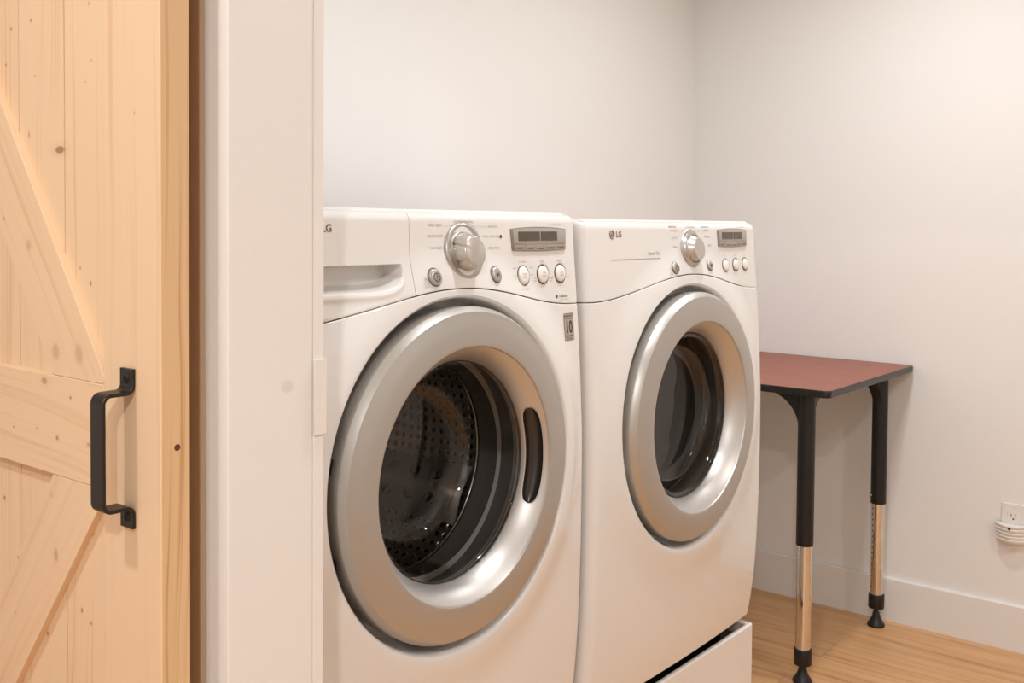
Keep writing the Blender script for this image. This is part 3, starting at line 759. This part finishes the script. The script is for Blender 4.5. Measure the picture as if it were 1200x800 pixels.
        tx('WARM', bx[0]-.0235, bz+.012, .0036); tx('COOL', bx[0]+.0235, bz+.012, .0036); tx('COLD', bx[0]-.0250, bz, .0034); tx('TAP', bx[0]-.0250, bz-.005, .0034); tx('HOT', bx[0]+.0245, bz, .0036)
        tx('NO', bx[1]-.0225, bz-.006, .0034); tx('SPIN', bx[1]-.0225, bz-.0105, .0034); tx('EXTRA', bx[1]+.0235, bz-.0075, .0034); tx('HIGH', bx[1]+.0235, bz-.012, .0034)
        tx('LIGHT', bx[2]-.0240, bz-.0065, .0032); tx('HEAVY', bx[2]+.0245, bz-.0065, .0034)
        for x_ in bx[1:]: arcstrip(m, T, x_, bz, .0190, .0195, -5, 100, 0, 24)
        tx('ELECTRONIC CONTROL', dx1-.028, zt0+.0072, .0034)
        tx('TrueBalance', .2723, 1.1825, .0066, 1, 'LEFT', .86); arcstrip(m, T, .2665, 1.1825, .0010, .0030, 0, 360, 1, 16); tx('ANTI VIBRATION SYSTEM', .2890, 1.1765, .0026)
        tx('LG', -.2298, 1.2975, .0148, 2, 'RIGHT', .95, .0003); logo(m, T, -.2600, 1.2975, .0082, 3, 4, 5)
    else:
        tx('SENSOR DRY', -.0488, 1.3125, .0052, 3); tx('COTTON/NORMAL', .0215, 1.3120, .0046); tx('MANUAL DRY', .0848, 1.3125, .0052, 6)
        for s_, x_, z_ in (('PERM. PRESS', -.0464, 1.3050), ('DELICATES', -.0451, 1.2907), ('TOWELS', -.0436, 1.2724)): tx(s_, x_, z_, .0046)
        for s_, x_, z_ in (('SPEED DRY', .0898, 1.3055), ('FRESHEN UP', .0923, 1.2923), ('AIR DRY', .1018, 1.2742)): tx(s_, x_, z_, .0046)
        ln(-.028, .000, 1.3050, .0003); ln(.040, .074, 1.3055, .0003)
        arcstrip(m, T, -.0735, 1.2290, .0028, .0034, 0, 360, 0, 20); tx('SOUND', -.0740, 1.2220, .0032); tx('ON/OFF', -.0740, 1.2185, .0032)
        for x_, s_ in zip(bx, ('TEMP.', 'DRY', 'TIME')): tx(s_, x_, bz+.0205, .0040)
        tx('ELECTRONIC CONTROL', dx1-.026, zt0+.0060, .0034)
        tx('LG', -.2485, 1.2977, .0150, 2, 'LEFT', .98, .0003); logo(m, T, -.2608, 1.2977, .0081, 3, 4, 5)
        tx('Sensor Dry', -.1019, 1.2615, .0102, 0, 'RIGHT', .90)
        strip(m, T, -.2676, -.1005, 1.2508, 1.2521, 0, n=30)
    m.build('lettering', [M_print, M_printd, mat('logo_letters', srgb(120, 98, 84), .35, .3), M_lgred, M_lggrey, mat('logo_light', srgb(228, 216, 202), .4), M_blue, mat('line_print', srgb(208, 198, 186), .5)], cp, sharp=30)
    if W:
        m = MB(); x0, x1, z0, z1 = .2842, .3132, 1.1058, 1.1520
        m.grid([[(T[0]+x_, T[1]+fy(x_, z_, False)-.0006, T[2]+z_) for x_ in np.linspace(x0, x1, 12)] for z_ in np.linspace(z0, z1, 4)], 0)
        for (a, b, c_, d) in ((x0, x1, z0, z0+.0007), (x0, x1, z1-.0007, z1), (x0, x0+.0006, z0, z1), (x1-.0006, x1, z0, z1)): strip(m, T, a, b, c_, d, 1, .0009, 12, lambda p, q: fy(p, q, False))
        bs = lambda p, q: fy(p, q, False) - .0004
        text_mb(m, T, '10', (x0+x1)/2, 1.1275, .0290, 1, base=bs, sx=.74, bold=.0008)
        text_mb(m, T, 'WARRANTY', (x0+x1)/2, 1.1473, .0050, 1, base=bs); text_mb(m, T, 'YEAR LIMITED', (x0+x1)/2, 1.1428, .0034, 1, base=bs)
        text_mb(m, T, 'DIRECT DRIVE', (x0+x1)/2, 1.1130, .0038, 1, base=bs); text_mb(m, T, 'MOTOR', (x0+x1)/2, 1.1090, .0038, 1, base=bs)
        tag(m.build('sticker', [M_sticker, M_printd], root, sharp=30), 'small silver sticker printed with a large 10')

def feet_pedestal(T, label):
    root = thing('laundry_pedestal', (T[0], T[1]+1.42, 0.0), label, 'pedestal')
    x0, x1 = T[0]-.343, T[0]+.343; y0 = T[1]+1.046; zt_ = T[2]+.400
    m = MB(); m.box(x0+.001, x1-.001, T[1]+1.118, T[1]+1.80, .025, zt_-.0005, .003); m.build('case', M_enamel, root)
    # drawer front: plate, top rim, sloping finger slot behind it
    d = MB(); d.box(x0, x1, y0, y0+.012, .040, zt_, .005, 4)
    d.box(x0, x0+.016, y0+.006, T[1]+1.1175, .040, zt_, .004, 3); d.box(x1-.016, x1, y0+.006, T[1]+1.1175, .040, zt_, .004, 3)
    d.box(x0+.01, x1-.01, y0+.010, T[1]+1.1175, .040, zt_-.055, .001)
    dr = d.build('drawer', M_enamel, root)
    s = MB(); s.box(x0+.034, x1-.034, y0+.0122, y0+.0140, zt_-.056, zt_-.0035); s.box(x0+.034, x1-.034, T[1]+1.112, T[1]+1.1172, zt_-.056, zt_-.002)
    s.box(x0+.034, x1-.034, y0+.0122, T[1]+1.117, zt_-.0555, zt_-.053)
    s.build('finger_slot', M_blackp, dr)
    for sg in (-1, 1):
        e = MB(); xe = (x1 if sg > 0 else x0)
        e.prism([(xe - sg*.0165, zt_-.0040), (xe - sg*.034, zt_-.0200), (xe - sg*.034, zt_-.055), (xe - sg*.0165, zt_-.055)], 'y', y0+.0125, T[1]+1.117)
        e.build('slot_end', M_btng, dr)
    for sx in (-1, 1):
        for yy in (1.15, 1.76):
            ft = MB(); ft.lathe([(0, 0), (.022, 0), (.022, .008), (.010, .014), (.010, .027), (0, .027)], (T[0]+sx*.30, T[1]+yy), 24, axis='z'); ft.build('foot', M_blackp, root)
    return root

TD = (1.857, 0.0, 0.0); TW = (1.156, .0055, .0105)
dry = thing('clothes_dryer', (TD[0], 1.42, .400), 'white front-load dryer with the darker tinted round door, on the exposed pedestal', 'dryer')
appliance('dryer', dry, TD)
was = thing('washing_machine', (TW[0], TW[1]+1.42, .4105), 'white front-load washing machine beside the door jamb, with steel drum showing through its glass', 'washing machine')
appliance('washer', was, TW)
feet_pedestal(TD, 'white pedestal drawer with black finger slot under the dryer')
feet_pedestal(TW, 'white pedestal drawer under the washing machine')

# ------------------------------------------------------------------ activity table against the right wall
tx0, tx1, ty0, ty1, tz = 2.752, 3.470, 1.093, 1.860, .863
tab = thing('activity_table', ((tx0+tx1)/2, (ty0+ty1)/2, 0), 'rectangular table with cherry laminate top, black edge and chrome adjustable legs', 'table')
def rrect(x0, x1, y0, y1, r, n=8):
    P = []
    for cx, cy_, a in ((x1-r, y1-r, 0), (x0+r, y1-r, 90), (x0+r, y0+r, 180), (x1-r, y0+r, 270)):
        P += [(cx + r*math.cos(rad(a+90*i/n)), cy_ + r*math.sin(rad(a+90*i/n))) for i in range(n+1)]
    return P
m = MB(); lp = []
for ins, z in ((0.004, tz-.0205), (.0008, tz-.0197), (0, tz-.018), (0, tz-.0025), (.0008, tz-.0008), (.0025, tz)):
    lp.append([(x, y, z) for x, y in rrect(tx0+ins, tx1-ins, ty0+ins, ty1-ins, .018)])
m.grid(lp, 1, closed=True)
n_ = len(lp[0]); m.add(lp[0], [tuple(range(n_))], 1)
m.build('tabletop', [M_lam, M_blkband], tab)
m = MB(); pl = [(x, y, tz+.0003) for x, y in rrect(tx0+.0025, tx1-.0025, ty0+.0025, ty1-.0025, .0155)]; m.add(pl, [tuple(range(len(pl)))], 0)
m.build('laminate', M_lam, tab, fixn=False)
def table_leg(x, y, sx, sy, dz, ha=150):
    l = MB(); zt2 = tz-.0203
    l.lathe([(.0, .400+dz), (.0240, .400+dz), (.0245, .401+dz), (.0245, zt2), (0, zt2)], (x, y), 40, axis='z')
    lo = l.build('leg', M_blackp, tab, sharp=40)
    # curved gusset plates
    for ax in ('x', 'y'):
        R, RZ = .118, .100; pts = [(0, zt2), (.022+R, zt2), (.022+R, zt2-.004)]
        for i in range(13):
            a = rad(90 - 90*i/12); pts.append((.022 + R*(1 - math.sin(rad(90*i/12))), zt2 - .004 - RZ*(1-math.cos(rad(90*i/12)))))
        pts.append((.0, zt2 - .004 - RZ - .004))
        g_ = MB()
        if ax == 'x': g_.prism([(x + sx*p[0], p[1]) for p in pts], 'y', y-.010, y+.010, 0)
        else: g_.prism([(y + sy*p[0], p[1]) for p in pts], 'x', x-.010, x+.010, 0)
        g_.build('gusset', M_blackp, lo, sharp=30)
    c_ = MB(); c_.lathe([(0, .09+dz), (.0213, .09+dz), (.0213, .4005+dz), (0, .4005+dz)], (x, y), 40, axis='z')
    # column of adjustment holes on the left
    for i in range(15):
        zz = .125 + dz + i*.0185; a = rad(ha)
        hx, hy = x + .02135*math.cos(a), y + .02135*math.sin(a)
        c_.lathe([(0, 0), (.0024, 0)], (0, 0), 10, 1, axis='x')
        k0 = len(c_.v) - 20
        for q in range(20):
            v = c_.v[k0+q]; c_.v[k0+q] = (hx - .0002*math.cos(a)*-1 + -v[1]*math.sin(a), hy + v[1]*math.cos(a), zz + v[2])
    tag(c_.build('leg_tube', [M_chrome, M_dark], lo, sharp=40, fixn=False), 'chrome lower leg tube')
    b_ = MB(); a = rad(ha-8); b_.lathe([(0, .0), (.0045, 0), (.0052, -.003), (.004, -.006), (0, -.0065)], (0, 0), 16, axis='x')
    b_.v = [(x + (.0245 - v[0])*math.cos(a) - v[1]*math.sin(a), y + (.0245 - v[0])*math.sin(a) + v[1]*math.cos(a), .428+dz + v[2]) for v in b_.v]
    b_.build('bolt', M_steel, lo)
    k = MB(); k.lathe([(0, .053+dz), (.0245, .053+dz), (.0252, .055+dz), (.0252, .097+dz), (.0240, .099+dz), (.021, .099+dz)], (x, y), 40, axis='z')
    k.build('collar', M_blackp, lo, sharp=40)
    g2 = MB(); g2.lathe([(0, 0), (.0270, 0), (.0282, .003), (.0275, .008), (.0225, .014), (.0155, .026), (.0118, .038), (.0105, .046), (.0070, .048+dz*.2), (.0070, .055+dz), (0, .055+dz)], (x, y), 40, axis='z')
    g2.build('foot', M_blackp, lo, sharp=40)
table_leg(2.836, 1.192, 1, 1, 0., 60); table_leg(3.398, 1.178, -1, 1, .008)
table_leg(2.836, 1.760, 1, -1, 0.); table_leg(3.398, 1.760, -1, -1, 0.)

# ------------------------------------------------------------------ outlet and plug-in unit
oy, oz = .7845, .4015
out = thing('wall_outlet', (XR, oy, oz-.057), 'white rectangular power outlet low on the wall beyond the table', 'outlet')
m = MB(); m.box(XR-.0055, XR-.0002, oy-.035, oy+.035, oz-.057, oz+.057, .0022, 3); m.build('cover_plate', M_plastic, out)
m = MB(); m.box(XR-.0072, XR-.0050, oy-.0168, oy+.0168, oz-.0335, oz+.0335, .0008); 
for zc in (oz+.0190, oz-.0190):
    for dy_, h_ in ((.0062, .0075), (-.0062, .0062)): m.box(XR-.0076, XR-.0070, oy+dy_-.0010, oy+dy_+.0010, zc+.001-h_/2+.002, zc+.001+h_/2+.002, mi=1)
    m.lathe([(0, XR-.0076), (.0026, XR-.0075)], (oy, zc-.0088), 16, 1, axis='x')
m.build('socket', [M_plastic, M_dark], out)
for zc in (oz+.0480, oz-.048):
    m = MB(); m.lathe([(0, XR-.0068), (.0025, XR-.0066), (.0032, XR-.0055)], (oy, zc), 16, axis='x'); m.build('cover_screw', M_plastic, out)
# plug-in: fan-shaped body with curved louvres
py, pz0, pz1 = .7870, .3420, .3985
pg = thing('plug_in_freshener', (XR-.0075, py, pz0), 'white ribbed plug-in unit covering the lower half of the outlet', 'plug-in unit')
def plug_outline(z, n=25):
    t = (z - pz0)/(pz1 - pz0); hw_ = .0405 + .0045*t; dep = .017 + .009*t
    return [(XR - .0078 - .012 - dep*(1 - (u)**2)*.75, py - hw_*u) for u in np.linspace(-1, 1, n)], hw_
m = MB(); rows = []; ribs = 4
zs = []
for i in range(ribs):
    a = pz0 + .004 + i*(pz1-pz0-.012)/ribs; b = a + (pz1-pz0-.012)/ribs
    zs += [(a, 0.), (a+.0008, .0042), (b-.0045, .0052), (b-.0012, .001), (b-.0004, 0)]
zs = [(pz0, 0.), (pz0+.0036, .001)] + zs + [(pz1-.0072, .001), (pz1-.0060, .0040), (pz1-.001, .0045), (pz1, .0030)]
for z, e in zs:
    o_, hw_ = plug_outline(z); rows.append([(x_-e*(1 - .55*abs((y_-py)/hw_)**6), y_ + (e*.25*(y_-py)/hw_), z - .0025*(1-((y_-py)/hw_)**2)) for x_, y_ in o_])
# one smooth-ended shell
m.grid(rows)
bk = [[(XR-.0078, p[1], p[2]) for p in r] for r in rows]
m.grid([rows[0], bk[0]]); m.grid([rows[-1], bk[-1]])
R_ = np.array(rows); B_ = np.array(bk); m.grid([R_[:, 0], B_[:, 0]]); m.grid([R_[:, -1], B_[:, -1]])
m.build('housing', M_plastic, pg, sharp=40)
m = MB(); m.box(XR-.0090, XR-.0003, oy+.0055, oy+.0070, oz-.0225, oz-.0165); m.box(XR-.0090, XR-.0003, oy-.0070, oy-.0055, oz-.0225, oz-.0165); m.build('prong', M_chrome, pg)
m = MB(); hx = plug_outline(pz1-.004)[0][12][0]; m.lathe([(0, hx-.0062), (.0040, hx-.0060), (.0042, hx-.0035)], (py, pz1-.0105), 20, axis='x'); m.build('sensor', M_darkgloss, pg)

# ------------------------------------------------------------------ ceiling lights
LW = (.975, 1.0, 1.045)
def potlight(x, y, power, label):
    r = thing('recessed_ceiling_light', (x, y, H), label, 'ceiling light')
    m = MB(); m.lathe([(.060, H-.0005), (.062, H-.004), (.080, H-.005), (.084, H-.0005)], (x, y), 48, axis='z'); m.build('trim_ring', M_plastic, r)
    m = MB(); m.lathe([(0, H-.0015), (.061, H-.0015)], (x, y), 48, axis='z'); m.build('lens', M_lens, r, fixn=False)
    ld = bpy.data.lights.new('ceiling_lamp', 'AREA'); ld.shape = 'DISK'; ld.size = .115; ld.energy = power; ld.color = LW; ld.spread = rad(170)
    lo = bpy.data.objects.new('ceiling_lamp', ld); COL.objects.link(lo); lo.location = (x, y, H-.006)
potlight(1.50, .73, 11.5, 'recessed ceiling light above the washing machine')
potlight(2.64, .87, 11.8, 'recessed ceiling light above the table')
potlight(2.00, -.70, 12.5, 'recessed ceiling light in the middle of the laundry room')
potlight(-.17, 1.05, 12, 'recessed ceiling light in the hall facing the barn door')
potlight(-.70, -.35, 36, 'recessed ceiling light in the hall behind the doorway')

w = bpy.data.worlds.new('world'); SC.world = w; w.use_nodes = True
w.node_tree.nodes['Background'].inputs[0].default_value = (.9, .85, .8, 1); w.node_tree.nodes['Background'].inputs[1].default_value = .05

SC.view_settings.view_transform = 'Standard'; SC.view_settings.look = 'None'
SC.view_settings.exposure = -0.13; SC.view_settings.gamma = 1.0; SC.view_settings.use_curve_mapping = False
SC.cycles.max_bounces = 12; SC.cycles.transparent_max_bounces = 16
